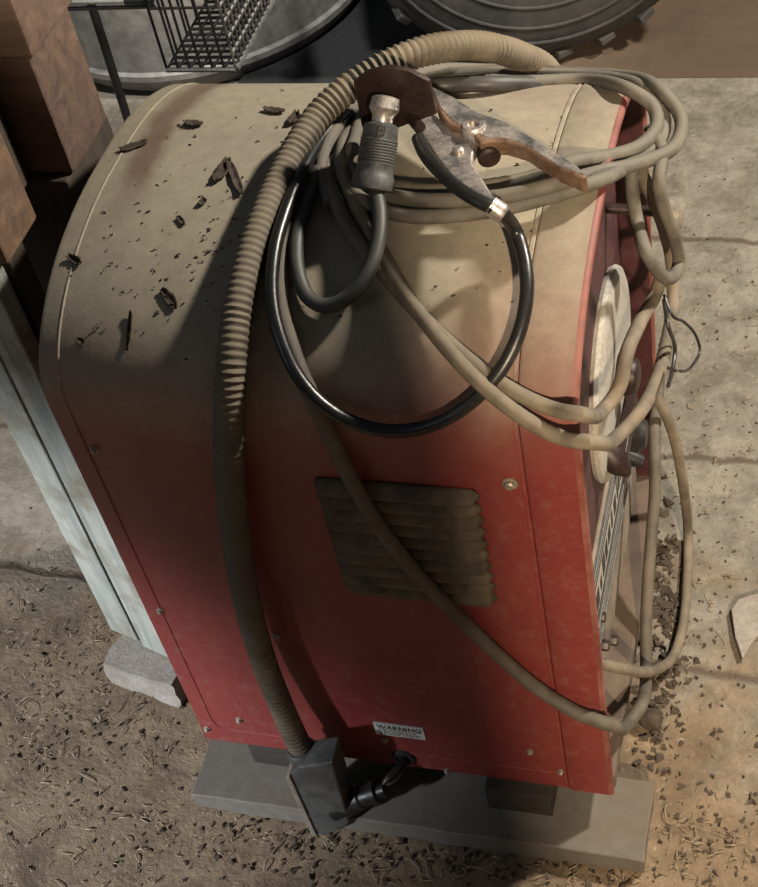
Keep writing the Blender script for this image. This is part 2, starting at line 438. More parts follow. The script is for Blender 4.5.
# recessed front with its controls
PX = .5085
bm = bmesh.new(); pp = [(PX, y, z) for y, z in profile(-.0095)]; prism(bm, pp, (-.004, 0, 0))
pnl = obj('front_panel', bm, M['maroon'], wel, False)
bm = bmesh.new(); box(bm, PX, PX + .005, .014, W - .014, .012, .262)
obj('lower_panel', bm, M['panel'], wel, False, .0015)
bm = bmesh.new()
box(bm, PX + .004, PX + .009, .03, W - .03, .250, .258); box(bm, PX + .004, PX + .009, .03, W - .03, .158, .164)
box(bm, PX + .004, PX + .008, .02, W - .02, .118, .123)
obj('panel_trim', bm, M['grey_metal'], wel, False, .001)
bm = bmesh.new(); box(bm, PX + .004, PX + .0075, .035, W - .035, .170, .244)
npl = obj('name_plate', bm, M['dial'], wel, False, .001); tag(npl, 'pale strip plate with worn dark marks')
bm = bmesh.new(); y = .05
while y < W - .07:
    w_ = R_.uniform(.008, .018); box(bm, PX + .007, PX + .0082, y, y + w_, .190 + R_.uniform(0, .006), .212 + R_.uniform(0, .016)); y += w_ + R_.uniform(.005, .014)
box(bm, PX + .007, PX + .0082, .045, W - .05, .176, .182); box(bm, PX + .007, PX + .0082, .045, W - .05, .234, .238)
o = obj('plate_marks', bm, M['ink'], npl, False)
# dial
dc = Vector((PX, .335, .390))
bm = bmesh.new(); lathe(bm, dc, dc + Vector((.014, 0, 0)), [(0, .128), (.35, .130), (.7, .128), (.95, .120), (1, .112), (1, .02)], 56)
dial = obj('dial', bm, M['dial'], wel); tag(dial, 'large round dusty white dial')
bm = bmesh.new(); lathe(bm, dc + Vector((.013, 0, 0)), dc + Vector((.040, 0, 0)), [(0, .026), (.5, .024), (.9, .020), (1, .012)], 24)
box(bm, .528, .543, .245, .345, .33, .352, None)
o = obj('dial_handle', bm, M['darksteel'], dial, True, .002)
# brown pointed selector handle below the dial
p = hit(612, 452, 'x', .525)
bm = bmesh.new(); lathe(bm, Vector((PX + .005, p.y, p.z + .01)), Vector((.545, p.y - .012, p.z - .025)), [(0, .014), (.4, .019), (.75, .013), (1, .004)], 20)
obj('selector_handle', bm, M['darksteel'], wel)
# studs and knobs at the far side of the front
s0 = hit(606, 208, 'x', PX)
s1 = s0 + Vector((.062, 0, -.004))
bm = bmesh.new(); lathe(bm, s0, s1, [(0, .006), (1, .006)], 14)
stud = obj('output_stud', bm, M['darksteel'], wel)
bm = bmesh.new(); lathe(bm, s1 - Vector((.004, 0, 0)), s1 + Vector((.024, 0, -.004)), [(0, .009), (.2, .019), (.8, .021), (1, .015)], 22)
o = obj('stud_knob', bm, M['bolt'], stud)
p = hit(638, 428, 'x', .540)
bm = bmesh.new(); lathe(bm, Vector((PX, p.y - .01, p.z)), Vector((.552, p.y - .01, p.z)), [(0, .010), (.35, .010), (.36, .022), (.8, .024), (1, .016)], 24)
obj('selector_knob', bm, M['black'], wel)
p = hit(640, 455, 'x', .535)
bm = bmesh.new(); lathe(bm, Vector((PX, p.y - .008, p.z + .012)), Vector((.538, p.y - .008, p.z - .004)), [(0, .011), (.7, .011), (1, .009)], 18)
obj('output_terminal', bm, M['black'], wel)
for px, py, xx in ((600, 617, PX + .005), (612, 640, .545), (603, 645, .545)):
    p = hit(px, py, 'x', xx)
    if p.z < .012: p.z = .02
    obj('panel_bolt', hexbolt_bm(p, (1, 0, 0), .0065, .007), M['darksteel'], wel)
# sill under the front
bm = bmesh.new(); box(bm, .509, XF + .001, .006, W - .006, .0, .030)
obj('front_sill', bm, M['sill'], wel, False, .004)

# ------------------------------------------------------------------ board and skids under the welder
pA, pB, pC = hit(190, 794, 'z', -.0476), hit(642, 854, 'z', -.0476), hit(652.7, 782.7, 'z', -.0476)
bm = bmesh.new()
def rough_slab(bm, x0, x1, y0, y1, z0, z1, n=26, amp=.0028):
    box(bm, x0, x1, y0, y1, z0, z1)
    bmesh.ops.subdivide_edges(bm, edges=[e for e in bm.edges if abs(e.verts[0].co.x - e.verts[1].co.x) > .1], cuts=n, use_grid_fill=True)
    bmesh.ops.subdivide_edges(bm, edges=[e for e in bm.edges if abs(e.verts[0].co.y - e.verts[1].co.y) > .02], cuts=4, use_grid_fill=True)
    for v in bm.verts:
        q = v.co * 30
        v.co += Vector((mn.noise(q), mn.noise(q + Vector((9, 1, 3))), .25 * min(0, mn.noise(q + Vector((2, 8, 1)))))) * amp
rough_slab(bm, pA.x, pB.x + .003, pA.y, .052, FZ, -.0476)
slab = obj('slab', bm, M['plank'], None, True, .002, 30)
tag(slab, 'long thin dirty grey slab lying under the near edge of the red welder', 'slab')
bm = bmesh.new(); p = hit(486, 800, 'y', -.02)
box(bm, .385, .468, -.018, .049, -.0474, 0)
tag(obj('skid_block', bm, M['skid'], None, False, .002), 'short black wooden block between the slab and the right end of the welder', 'block')
bm = bmesh.new(); box(bm, .03, .515, .40, .49, FZ, 0)
tag(obj('skid_beam', bm, M['skid'], None, False, .003), 'dark beam under the far edge of the welder', 'beam')
bm = bmesh.new(); box(bm, .06, .12, .0, .048, -.0474, 0)
tag(obj('skid_block', bm, M['skid'], None, False, .002), 'short black wooden block between the slab and the left end of the welder', 'block')

# ------------------------------------------------------------------ RIBBED HOSE with its plug
hose = thing('corrugated_hose', hit(318, 800, 'y', -.05), 'thick tan ribbed hose draped over the red welder ending in a grey plug', 'hose')
hp_ = [('y', .52, 560, 95), ('y', .50, 545, 69), ('y', .46, 520, 56), ('y', .42, 488, 47), ('y', .385, 455, 46), ('y', .355, 420, 52), ('y', .33, 385, 66), ('y', .304, 350, 87),
       ('s', .040, 322, 112), ('s', .030, 300, 143), ('s', .022, 279, 182), ('s', .020, 262, 222), ('s', .019, 247, 268), ('s', .019, 237, 315), ('s', .020, 231, 370), ('s', .021, 229, 430), ('s', .022, 231, 490),
       ('s', .024, 238, 550), ('s', .027, 249, 610), ('s', .031, 265, 665), ('s', .037, 284, 712), ('s', .045, 304, 755)]
path = smooth_path([hit(a, b, mo, v) for mo, v, a, b in hp_], .00175)
bm = bmesh.new()
tube(bm, path, lambda i, s: .0147 + (.0010 + .0004 * math.sin(s * 9)) * math.sin(2 * pi * s / .0072), 18)
obj('hose_body', bm, M['hose'], hose)
hend = path[-1]; hdir = (path[-1] - path[-12]).normalized()
bm = bmesh.new(); lathe(bm, hend - hdir * .016, hend + hdir * .022, [(0, .0172), (.1, .0195), (.35, .0195), (.4, .0178), (.55, .0178), (.6, .0200), (.95, .0200), (1, .018)], 26)
obj('hose_cuff', bm, M['grey_metal'], hose)
yb = -.070
pts = [hit(a, b, 'y', yb) for a, b in ((289, 775), (298, 768), (332, 763), (349, 822), (346, 827), (318, 839), (314, 836))]
bm = bmesh.new(); prism(bm, pts, (0, .036, .004))
obj('plug_block', bm, M['grey_metal'], hose, False, .0025)
bm = bmesh.new(); prism(bm, [q + Vector((0, -.003, 0)) for q in (hit(286, 777, 'y', yb), hit(290, 774, 'y', yb), hit(319, 838, 'y', yb), hit(315, 840, 'y', yb))], (0, .040, .004))
obj('plug_flange', bm, M['bolt'], hose, False, .001)
g0 = hit(334, 806, 'y', -.055); g1 = hit(386, 789, 'y', -.042)
bm = bmesh.new(); lathe(bm, g0, g1, [(0, .019), (.35, .019), (.40, .0165), (.55, .0165), (.58, .0135), (.72, .0125), (.74, .0155), (.86, .0155), (.88, .010), (1, .009)], 22)
obj('cable_gland', bm, M['black'], hose)
for dx, dz, rr_ in ((0, 0, .0042), (.004, -.005, .0026)):
    w0 = g1 + Vector((-.006, .002, 0))
    cable('wire', [w0, w0 * .5 + hp * .5 + Vector((-.002 + dx * 2, -.012, .006 + dz)), hp + Vector((dx, -.006, .001 + dz)), hp + Vector((dx * 2, .002, dz))], rr_, M['black'], hose, .004, 10)

# ------------------------------------------------------------------ GREY CABLE COIL
RC = .0072
def pth(lst): return [hit(a, b, mo, v) for mo, v, a, b in lst]
coil = thing('welding_cable', hit(500, 150, 's', 0), 'long grey cable coiled on top of the red welder and hanging over its front', 'cable')
A = pth([('s', .010, 330, 205), ('s', .012, 322, 165), ('s', .016, 335, 130), ('y', .40, 375, 95), ('y', .45, 420, 80), ('y', .47, 480, 73), ('y', .47, 550, 74), ('y', .46, 610, 78),
         ('z', .745, 648, 92), ('z', .735, 664, 118), ('z', .735, 655, 148), ('z', .745, 628, 166), ('s', .026, 590, 184), ('s', .022, 545, 198), ('s', .020, 500, 209), ('s', .018, 455, 215), ('s', .016, 410, 216), ('s', .012, 370, 205), ('s', .012, 345, 180),
         ('s', .018, 342, 150), ('y', .34, 362, 118)])
cable('cable_turn', A, RC, M['rubber'], coil)
B = pth([('s', .030, 352, 150), ('y', .36, 372, 104), ('y', .44, 425, 72), ('y', .49, 490, 70), ('y', .49, 560, 73), ('y', .47, 620, 76), ('z', .755, 660, 90), ('z', .742, 681, 118), ('z', .738, 674, 147), ('z', .748, 640, 163),
         ('z', .768, 600, 172), ('s', .040, 560, 183), ('s', .036, 510, 195), ('s', .030, 460, 200), ('s', .024, 410, 199), ('s', .012, 375, 190), ('s', .012, 352, 168)])
cable('cable_turn', B, RC, M['rubber'], coil)
D = pth([('s', .012, 395, 187), ('s', .014, 430, 191), ('s', .016, 480, 187), ('s', .016, 530, 178), ('s', .022, 570, 163), ('z', .758, 610, 156), ('z', .748, 640, 146), ('z', .745, 657, 125), ('z', .752, 652, 105), ('z', .765, 630, 90), ('y', .44, 580, 80), ('y', .42, 520, 82), ('y', .40, 460, 80), ('y', .38, 410, 92)])
cable('cable_turn', D, RC, M['rubber'], coil)
E_ = pth([('s', .009, 345, 152), ('s', .010, 329, 168), ('s', .011, 334, 196), ('s', .012, 352, 232), ('s', .012, 385, 275), ('s', .012, 425, 320), ('s', .013, 465, 357), ('s', .014, 510, 389), ('s', .016, 550, 408), ('y', -.020, 580, 414), ('x', .553, 604, 409), ('x', .565, 619, 388), ('x', .570, 626, 356), ('x', .575, 640, 322), ('x', .58, 655, 295), ('x', .585, 662, 275)])
cable('cable_drop', E_, RC, M['rubber_tan'], coil)
G = pth([('s', .018, 360, 150), ('s', .012, 346, 170), ('s', .010, 353, 200), ('s', .012, 378, 245), ('s', .022, 410, 300), ('s', .022, 450, 352), ('s', .024, 492, 394), ('s', .025, 530, 422), ('s', .027, 562, 438), ('y', -.030, 592, 442), ('x', .565, 618, 436), ('x', .582, 640, 412), ('x', .590, 658, 375), ('x', .590, 668, 335), ('x', .588, 673, 300), ('x', .585, 672, 265), ('x', .58, 664, 228), ('x', .575, 652, 196), ('z', .73, 640, 172)])
cable('cable_drop', G, RC, M['rubber_tan'], coil)
Hh = pth([('z', .742, 650, 140), ('z', .738, 634, 162), ('x', .560, 632, 187), ('x', .565, 637, 220), ('x', .580, 646, 252), ('x', .592, 660, 274), ('x', .600, 674, 276), ('x', .602, 679, 262), ('x', .600, 674, 235), ('x', .592, 664, 208), ('x', .588, 659, 182), ('z', .738, 662, 150), ('z', .742, 650, 128)])
cable('cable_drop', Hh, RC * .95, M['rubber'], coil)
# black lead of the clamp's neighbours on the far side of the top
K = pth([('s', .011, 400, 96), ('s', .011, 440, 86), ('s', .011, 490, 84), ('y', .43, 540, 84)])
cable('cable_turn', K, RC * 1.2, M['rubber_dark'], coil)

# lower power cable: out of the coil, down across the side, around the front
powr = thing('power_cable', hit(470, 630, 's', 0), 'tan grey cable slung low across the louvers and up the front of the welder', 'cable')
Pc = pth([('s', .009, 288, 225), ('s', .009, 281, 255), ('s', .009, 280, 300), ('s', .010, 296, 360), ('s', .010, 318, 410), ('s', .012, 345, 468), ('s', .018, 375, 520), ('s', .018, 412, 568), ('s', .014, 452, 610), ('s', .011, 495, 652), ('s', .011, 540, 690), ('s', .014, 580, 714), ('y', -.020, 608, 724), ('x', .556, 628, 724), ('x', .568, 641, 706), ('x', .562, 646, 672), ('x', .558, 646, 630), ('x', .556, 648, 580), ('x', .556, 652, 530), ('x', .556, 655, 490), ('x', .553, 655, 455), ('x', .548, 655, 425), ('x', .544, 658, 395), ('x', .542, 660, 360)])
cable('cable_body', Pc, .0080, M['rubber_brown'], powr)
out = thing('supply_cable', hit(680, 520, 'x', .58), 'brown cable looping out to the right of the welder and back in at its base', 'cable')
Sc = pth([('x', .548, 655, 395), ('x', .562, 666, 415), ('x', .574, 676, 445), ('x', .584, 684, 490), ('z', FZ + .012, 688, 535), ('z', FZ + .006, 687, 580), ('z', FZ + .006, 683, 625), ('z', FZ + .010, 674, 655), ('x', .575, 658, 669), ('x', .563, 640, 672), ('x', .552, 620, 668), ('x', .538, 606, 665), ('x', .530, 592, 662)])
cable('cable_body', Sc, .0070, M['rubber_tan'], out)
thin = thing('thin_wire', hit(690, 340, 'x', .6), 'thin black wire curling out beside the front of the welder', 'wire')
tw = pth([('x', .59, 664, 295), ('x', .60, 672, 315), ('x', .61, 684, 322), ('x', .62, 695, 334), ('x', .625, 700, 350), ('x', .62, 692, 366), ('x', .615, 678, 371), ('x', .60, 668, 368)])
cable('wire_loop', tw, .0016, M['black'], thin, .004, 8)
tw = pth([('x', .59, 664, 300), ('x', .60, 668, 325), ('x', .602, 675, 350), ('x', .602, 672, 372), ('x', .602, 668, 386)])
cable('wire_end', tw, .0022, M['black'], thin, .004, 8)

# ------------------------------------------------------------------ GROUND CLAMP and connector
clamp = thing('ground_clamp', hit(440, 160, 's', 0), 'worn steel ground clamp with a spread handle and a shiny black lead', 'clamp')
def z4(x, y): return (340 + x / 2.915, 40 + y / 2.915)
def plate(name, pts, z, depth, mat, par, bev=.002, z2=None, axis='z'):
    ps = []
    for i, (x, y) in enumerate(pts):
        a, b = z4(x, y); ps.append(hit(a, b, axis, z))
    bm = bmesh.new(); prism(bm, ps, depth); return obj(name, bm, mat, par, True, bev, 35)
plate('clamp_jaw', [(205, 190), (235, 188), (290, 228), (345, 262), (372, 246), (400, 243), (424, 258), (424, 280), (400, 305), (388, 330), (386, 355), (400, 380), (425, 420), (445, 452), (470, 468), (474, 488), (455, 500), (432, 497), (410, 470), (350, 425), (285, 345), (235, 270), (210, 225)], .815, (0, .002, -.012), M['steel'], clamp)
plate('clamp_handle', [(262, 132), (330, 168), (400, 212), (480, 240), (540, 275), (620, 325), (690, 368), (722, 398), (700, 400), (640, 375), (590, 345), (540, 312), (480, 294), (440, 294), (408, 302), (388, 276), (340, 256), (318, 250), (285, 205)], .822, (0, .004, -.020), M['rust'], clamp, .002)
plate('handle_face', [(268, 136), (330, 166), (400, 210), (480, 238), (540, 273), (620, 323), (690, 366), (716, 394), (640, 366), (590, 336), (540, 303), (480, 284), (430, 284), (385, 262), (330, 235), (292, 196)], .8225, (0, .0, -.0015), M['steel'], clamp, .0006)
# pivot eye and rivet
c0 = hit(*z4(392, 270), 'z', .816)
bm = bmesh.new(); lathe(bm, c0 - Vector((0, 0, .004)), c0 + Vector((0, 0, .010)), [(0, .012), (.8, .012), (1, .010), (1, .006), (.5, .0055)], 22)
obj('pivot_eye', bm, M['steel'], clamp)
c1 = hit(*z4(430, 325), 'z', .806)
bm = bmesh.new(); lathe(bm, c1 + Vector((-.004, .010, 0)), c1 + Vector((.004, -.010, -.002)), [(0, .011), (.9, .011), (1, .009), (1, .006)], 18)
obj('spring', bm, M['darksteel'], clamp)
c2 = hit(*z4(345, 320), 'z', .817)
bm = bmesh.new(); lathe(bm, c2 - Vector((0, 0, .004)), c2 + Vector((0, 0, .003)), [(0, .005), (.7, .005), (1, .003)], 12)
obj('rivet', bm, M['steel'], clamp)
# lead: along the jaw, out of the strain relief, big black loop, back up into the coil
lead = pth([('z', .820, 418, 138), ('z', .818, 424, 152), ('z', .818, 440, 172), ('z', .818, 466, 194), ('z', .815, 490, 207), ('z', .807, 503, 214), ('s', .034, 516, 232), ('s', .030, 524, 258), ('s', .026, 527, 290), ('s', .022, 520, 330), ('s', .019, 502, 368),
            ('s', .018, 474, 400), ('s', .018, 440, 422), ('s', .018, 400, 431), ('s', .018, 360, 425), ('s', .018, 325, 406), ('s', .018, 298, 376), ('s', .020, 280, 336), ('s', .022, 272, 295), ('s', .024, 275, 250), ('s', .024, 287, 208), ('s', .024, 302, 172), ('s', .020, 322, 138), ('s', .020, 344, 112)])
cable('lead', lead, .0066, M['rubber_black'], clamp)
p0, p1 = hit(490, 205, 'z', .815), hit(504, 215, 'z', .806)
bm = bmesh.new(); lathe(bm, p0, p1, [(0, .009), (.8, .0095), (1, .008)], 18)
obj('strain_relief', bm, M['steel'], clamp)
# dark bracket plate standing behind the connector
plate('bracket_plate', [(38, 122), (78, 92), (140, 77), (200, 86), (262, 120), (284, 215), (270, 222), (190, 250), (80, 290), (62, 250)], .235, (0, .005, 0), M['darksteel'], clamp, .0015, axis='y')

con = thing('cable_connector', hit(378, 160, 's', 0), 'grey cylindrical cable connector hanging in front of the dark clamp plate', 'connector')
q0, q1 = hit(386, 96, 'y', .222), hit(372, 190, 's', .036)
bm = bmesh.new()
lathe(bm, q0, q1, [(.0, .007), (.02, .013), (.14, .0145), (.18, .012), (.22, .010), (.31, .010)], 24)
obj('stud', bm, M['steel'], con)
bm = bmesh.new()
prof_ = [(.29, .013), (.32, .0165), (.45, .0172)]
for k in range(9): prof_ += [(.46 + k * .03, .0172), (.468 + k * .03, .0180), (.480 + k * .03, .0180)]
prof_ += [(.75, .0172), (.84, .0185), (.87, .0205), (.99, .0205), (1, .0195), (1, .0145), (.93, .013)]
lathe(bm, q0, q1, prof_, 30)
obj('sleeve', bm, M['grey_metal'], con)
for t in (.36, .405):
    ctr = q0.lerp(q1, t); tocam = (CAM - ctr).normalized(); ax = (q1 - q0).normalized(); nn = (tocam - ax * tocam.dot(ax)).normalized()
    bm = bmesh.new(); lathe(bm, ctr + nn * .0160, ctr + nn * .0185, [(0, .004), (1, .003)], 10)
    obj('set_screw', bm, M['black'], con)
el = [q0.lerp(q1, .90)] + pth([('s', .034, 380, 215), ('s', .028, 377, 248), ('s', .024, 366, 276), ('s', .018, 348, 297), ('s', .013, 325, 306), ('s', .012, 308, 297), ('s', .012, 298, 272), ('s', .012, 297, 240), ('s', .012, 306, 205), ('s', .012, 318, 170)])
cable('lead', el, .0074, M['rubber_dark'], con)
# small brass lug bolting the connector to the clamp
l0 = hit(403, 108, 'z', .822); l1 = hit(420, 128, 'z', .822)
bm = bmesh.new(); lathe(bm, l0, l1, [(0, .007), (.4, .008), (.45, .006), (1, .006)], 14)
obj('lug', bm, M['darksteel'], clamp)

# ------------------------------------------------------------------ chips lying on the top
def chip(pts_px, h, label, off=.0012, mat='chip', name='bark_chip'):
    """a thin curled flake along the longest direction of the outline"""
    ps = [hit(a, b, 's', off) for a, b in pts_px]
    c = sum(ps, Vector()) / len(ps)
    a_, b_ = max(((p, q) for p in ps for q in ps), key=lambda u: (u[0] - u[1]).length)
    ax = (b_ - a_); ln = ax.length; ax.normalize()
    y, z = c.y, c.z; e = 1e-3
    nn = Vector((0, pdist(y + e, z) - pdist(y - e, z), pdist(y, z + e) - pdist(y, z - e))).normalized()
    sd = nn.cross(ax).normalized()
    wd = max(.0018, .72 * max(abs((p - c).dot(sd)) for p in ps))
    bm = bmesh.new(); n, m_ = 12, 5; g = []; tw = R_.uniform(-.6, .6); sc_ = R_.uniform(0, 9)
    for i in range(n + 1):
        t = i / n - .5; row = []
        w_ = wd * (1 - (2 * abs(t)) ** 3 * .75) * (1 + .35 * mn.noise(Vector((t * 7, sc_, 0))))
        for k in range(m_ + 1):
            u = k / m_ * 2 - 1
            lift = h * (.35 * u * u + 1.2 * max(0, abs(t) * 2 - .35) ** 2 * .6 + .25 * u * tw) + .0012 * mn.noise(Vector((t * 9, u * 3, sc_)))
            row.append(bm.verts.new(ax * (t * ln) + sd * (u * w_) + nn * (lift + .0004)))
        g.append(row)
    for i in range(n):
        for k in range(m_): bm.faces.new((g[i][k], g[i + 1][k], g[i + 1][k + 1], g[i][k + 1]))
    o = obj(name, bm, M[mat], None, True, 0, 60); o.location = c
    md = o.modifiers.new('solid', 'SOLIDIFY'); md.thickness = .0012; md.offset = 1
    tag(o, label, 'bark chip', 'bark chips on the welder')
chip([(227, 162), (233, 164), (243, 181), (245, 190), (240, 195), (233, 184), (228, 174)], .006, 'long curled pale chip on the dusty top beside the ribbed hose')
chip([(214, 172), (222, 165), (229, 160), (230, 170), (224, 181), (216, 182)], .008, 'crumpled bark clump touching the long curled chip')
chip([(186, 122), (196, 120), (203, 124), (196, 128), (188, 127)], .006, 'dark bark flake near the back edge stain')
chip([(265, 109), (276, 108), (285, 112), (278, 115), (268, 112)], .006, 'dark bark flake at the far edge of the top near the hose')
chip([(121, 150), (134, 144), (148, 141), (142, 147), (126, 151)], .005, 'dark flat splinter on the back edge of the top')
chip([(289, 117), (298, 115), (299, 122), (292, 126)], .009, 'dark upright chip right beside the ribbed hose')
chip([(68, 259), (75, 255), (82, 259), (80, 266), (73, 264)], .007, 'curled chip near the rounded left edge')
chip([(127, 337), (129, 323), (130, 313), (134, 314), (132, 330), (130, 346), (126, 353)], .005, 'long dark splinter sliding down the grey curve')
chip([(160, 293), (172, 290), (176, 296), (174, 312), (172, 304), (162, 297)], .004, 'hooked dark splinter on the grey curve')
chip([(178, 217), (186, 222), (184, 225), (177, 220)], .003, 'short dark stick on the middle of the dusty top')
chip([(78, 339), (84, 338), (85, 344), (79, 344)], .005, 'small pale chip low on the left curve')
chip([(200, 202), (206, 199), (205, 204), (201, 205)], .005, 'small round dark chip below the curled chips')
bm = bmesh.new()
for _ in range(260):
    if R_.random() < .55: px, py = R_.gauss(190, 55), R_.gauss(270, 60)
    else: px, py = R_.uniform(90, 640), R_.uniform(90, 330)
    if not (55 < px < 600 and 88 < py < 360) or (py < 330 - px * 1.7): continue
    p = hit(px, py, 's', .0008); s = R_.uniform(.0007, .0022)
    if p.x < .01 or p.x > .53: continue
    v0 = [bm.verts.new(p + Vector((R_.uniform(-1, 1) * s * (2.2 if k < 2 else 1), R_.uniform(-1, 1) * s, R_.uniform(-.6, 1) * s))) for k in range(5)]
    bmesh.ops.convex_hull(bm, input=v0)
tag(obj('dust_crumbs', bm, M['crumb'], None, False), 'fine crumbs scattered over the dusty top of the welder', 'dirt', kind='stuff')

# ------------------------------------------------------------------ TIMBERS on a pale leg at the left
rot = Matrix.Translation((-.108, .135, 0)) @ Matrix.Rotation(math.radians(-17), 4, 'Z')
rack = thing('timber_stand', (-.15, .15, FZ + .05), 'pale weathered two-board post standing on a rough block left of the welder', 'post')
for a, b, yo in ((-.050, .0, 0), (-.114, -.062, .004)):
    bm = bmesh.new(); box(bm, a, b, yo, yo + .022, -.031, .702, rot)
    obj('board', bm, M['pale'], rack, False, .002)
bm = bmesh.new(); box(bm, -.105, -.005, .034, .06, -.030, .702, rot)
tag(obj('core_post', bm, M['dark_wood'], rack, False), 'dark post between the boards')
bm = bmesh.new()
box(bm, -.205, -.085, .104, .17, FZ - .004, -.032)
bmesh.ops.transform(bm, matrix=Matrix.Translation((-.15, .13, 0)) @ Matrix.Rotation(math.radians(-10), 4, 'Z') @ Matrix.Translation((.15, -.13, 0)), verts=bm.verts)
bmesh.ops.subdivide_edges(bm, edges=bm.edges[:], cuts=6, use_grid_fill=True)
for v in bm.verts:
    q = v.co * 40; v.co += Vector((mn.noise(q), mn.noise(q + Vector((5, 3, 1))), 0)) * .006
tag(obj('footing_block', bm, M['concrete']), 'rough whitish block on the floor under the pale post', 'block')
def beam(x0, x1, y0, y1, z0, z1, mat, label, cat='timber', name='timber'):
    bm = bmesh.new(); box(bm, x0, x1, y0, y1, z0, z1)
    o = obj(name, bm, mat, None, False, .004); return tag(o, label, cat, 'timbers stacked left of the welder')
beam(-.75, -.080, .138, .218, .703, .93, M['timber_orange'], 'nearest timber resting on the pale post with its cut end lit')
beam(-.75, -.080, .312, .421, .690, .843, M['timber'], 'brown timber with a wide lit end just behind the nearest one')
beam(-.75, -.072, .308, .428, .844, 1.02, M['timber'], 'topmost brown timber at the upper left corner')
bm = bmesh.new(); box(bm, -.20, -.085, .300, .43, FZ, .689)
tag(obj('trestle_post', bm, M['dark_wood'], None, False, .003), 'dark thick post hidden behind the left curve of the welder', 'post')  # wood this dark stands in for the light blocked behind the welder
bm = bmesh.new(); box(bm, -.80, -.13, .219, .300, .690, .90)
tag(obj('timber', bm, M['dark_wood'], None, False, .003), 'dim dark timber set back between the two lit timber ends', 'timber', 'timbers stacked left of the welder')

# ------------------------------------------------------------------ TYRE, TANK, WIRE BASKET in the background
tyre = thing('tractor_tire', (.147, 1.80, FZ), 'big black tyre standing on the earth behind the welder', 'tire')
tc = Vector((.147, 1.83, FZ + .39)); axd = Vector((.30, -1, .0)).normalized()
bm = bmesh.new()
pr_ = [(-.12, .20), (-.125, .23), (-.13, .28), (-.128, .32), (-.120, .355), (-.105, .375), (-.05, .385), (.05, .385), (.105, .375), (.12, .355), (.128, .32), (.13, .28), (.125, .23), (.12, .20), (.05, .19), (-.05, .19), (-.12, .20)]
up = Vector((0, 0, 1)); sd = axd.cross(up)
rings = []
ns = 72
for k in range(ns):
    a = 2 * pi * k / ns; d = up * math.cos(a) + sd * math.sin(a)
    rings.append([bm.verts.new(tc + axd * -u + d * r) for u, r in pr_[:-1]])
for k in range(ns):
    A_, B_ = rings[k], rings[(k + 1) % ns]
    for i in range(len(A_)): bm.faces.new((A_[i], A_[(i + 1) % len(A_)], B_[(i + 1) % len(A_)], B_[i]))
obj('tire_body', bm, M['tire'], tyre)
bm = bmesh.new()
for k in range(26):
    for s_ in (-1, 1):
        a = 2 * pi * (k + (.5 if s_ > 0 else 0)) / 26
        d = up * math.cos(a) + sd * math.sin(a); tn = axd.cross(d)
        mt_ = Matrix((( *tn, ), ( *axd, ), ( *d, ))).transposed().to_4x4()
        mt_ = Matrix.Translation(tc + d * .3745 - axd * .062 * s_) @ mt_ @ Matrix.Rotation(.45 * s_, 4, 'Z')
        box(bm, -.018, .018, -.066, .066, -.008, .008, mt_)
obj('tread', bm, M['tire'], tyre, False, .003)
bm = bmesh.new()
for rr_ in (.335, .30, .255):
    pa = [tc + axd * (.129 if rr_ > .29 else .128) + (up * math.cos(2 * pi * k / 64) + sd * math.sin(2 * pi * k / 64)) * rr_ for k in range(65)]
    tube(bm, pa, .004, 8, False)
obj('sidewall_ring', bm, M['tire'], tyre)
bm = bmesh.new(); lathe(bm, tc - axd * .08, tc + axd * .08, [(0, .195), (.2, .17), (.8, .17), (.95, .20), (1, .19), (1, .05)], 40)
obj('wheel_rim', bm, M['grey_metal'], tyre)

tk = thing('steel_tank', (-.70, 1.99, FZ), 'round grey steel tank standing on the floor at the back left', 'tank')
bm = bmesh.new(); c = Vector((-.70, 1.99, -.094)); top = c + Vector((0, 0, 1))
lathe(bm, c, top, [(0, .365), (.02, .385), (.05, .397), (.055, .408), (.068, .408), (.073, .398), (.30, .402), (.45, .402), (.462, .409), (.475, .402), (.6, .402), (.612, .409), (.625, .402), (.85, .40), (.90, .37), (.93, .30), (.95, .15), (.955, .02)], 72)
obj('tank_shell', bm, M['tank'], tk)
for k, dz in enumerate((.33, .36, .39)):
    bm = bmesh.new(); pts_ = []
    for i in range(12):
        a = math.radians(-62 + i * 1.6); pts_.append(c + Vector((math.cos(a) * .402, math.sin(a) * .402, dz + .02 * i * .3)))
    tube(bm, pts_, .005, 8); obj('weld_bead', bm, M['bright_wire'], tk)

wb = thing('wire_basket_stand', (-.57, 1.22, FZ), 'black wire basket hung on a thin upright pole in front of the grey tank', 'wire basket')
bm = bmesh.new(); tube(bm, [hit(135, 150, 'y', 1.20), hit(128, 120, 'y', 1.20), hit(90, 0, 'y', 1.20), hit(58, -100, 'y', 1.20)], .0085, 12)
pf = hit(135, 150, 'y', 1.2); pf2 = Vector((pf.x, 1.2, FZ + .002)); tube(bm, [pf2, pf], .0085, 12)
obj('pole', bm, M['wire'], wb)
bm = bmesh.new(); lathe(bm, Vector((pf.x, 1.2, FZ - .002)), Vector((pf.x, 1.2, FZ + .012)), [(0, .07), (.8, .07), (1, .05)], 24)
obj('foot_plate', bm, M['wire'], wb)
r0, r1, r2 = hit(66, 7, 'y', 1.16), hit(118, 4, 'y', 1.16), hit(152, 7, 'y', 1.16)
zr = r1.z
bm = bmesh.new(); tube(bm, [Vector((r0.x - .25, 1.17, zr)), Vector((r1.x + .01, 1.17, zr))], .005, 10); obj('rail', bm, M['bright_wire'], wb)
bm = bmesh.new(); tube(bm, [Vector((r1.x + .01, 1.17, zr)), Vector((r2.x, 1.17, zr))], .007, 10)
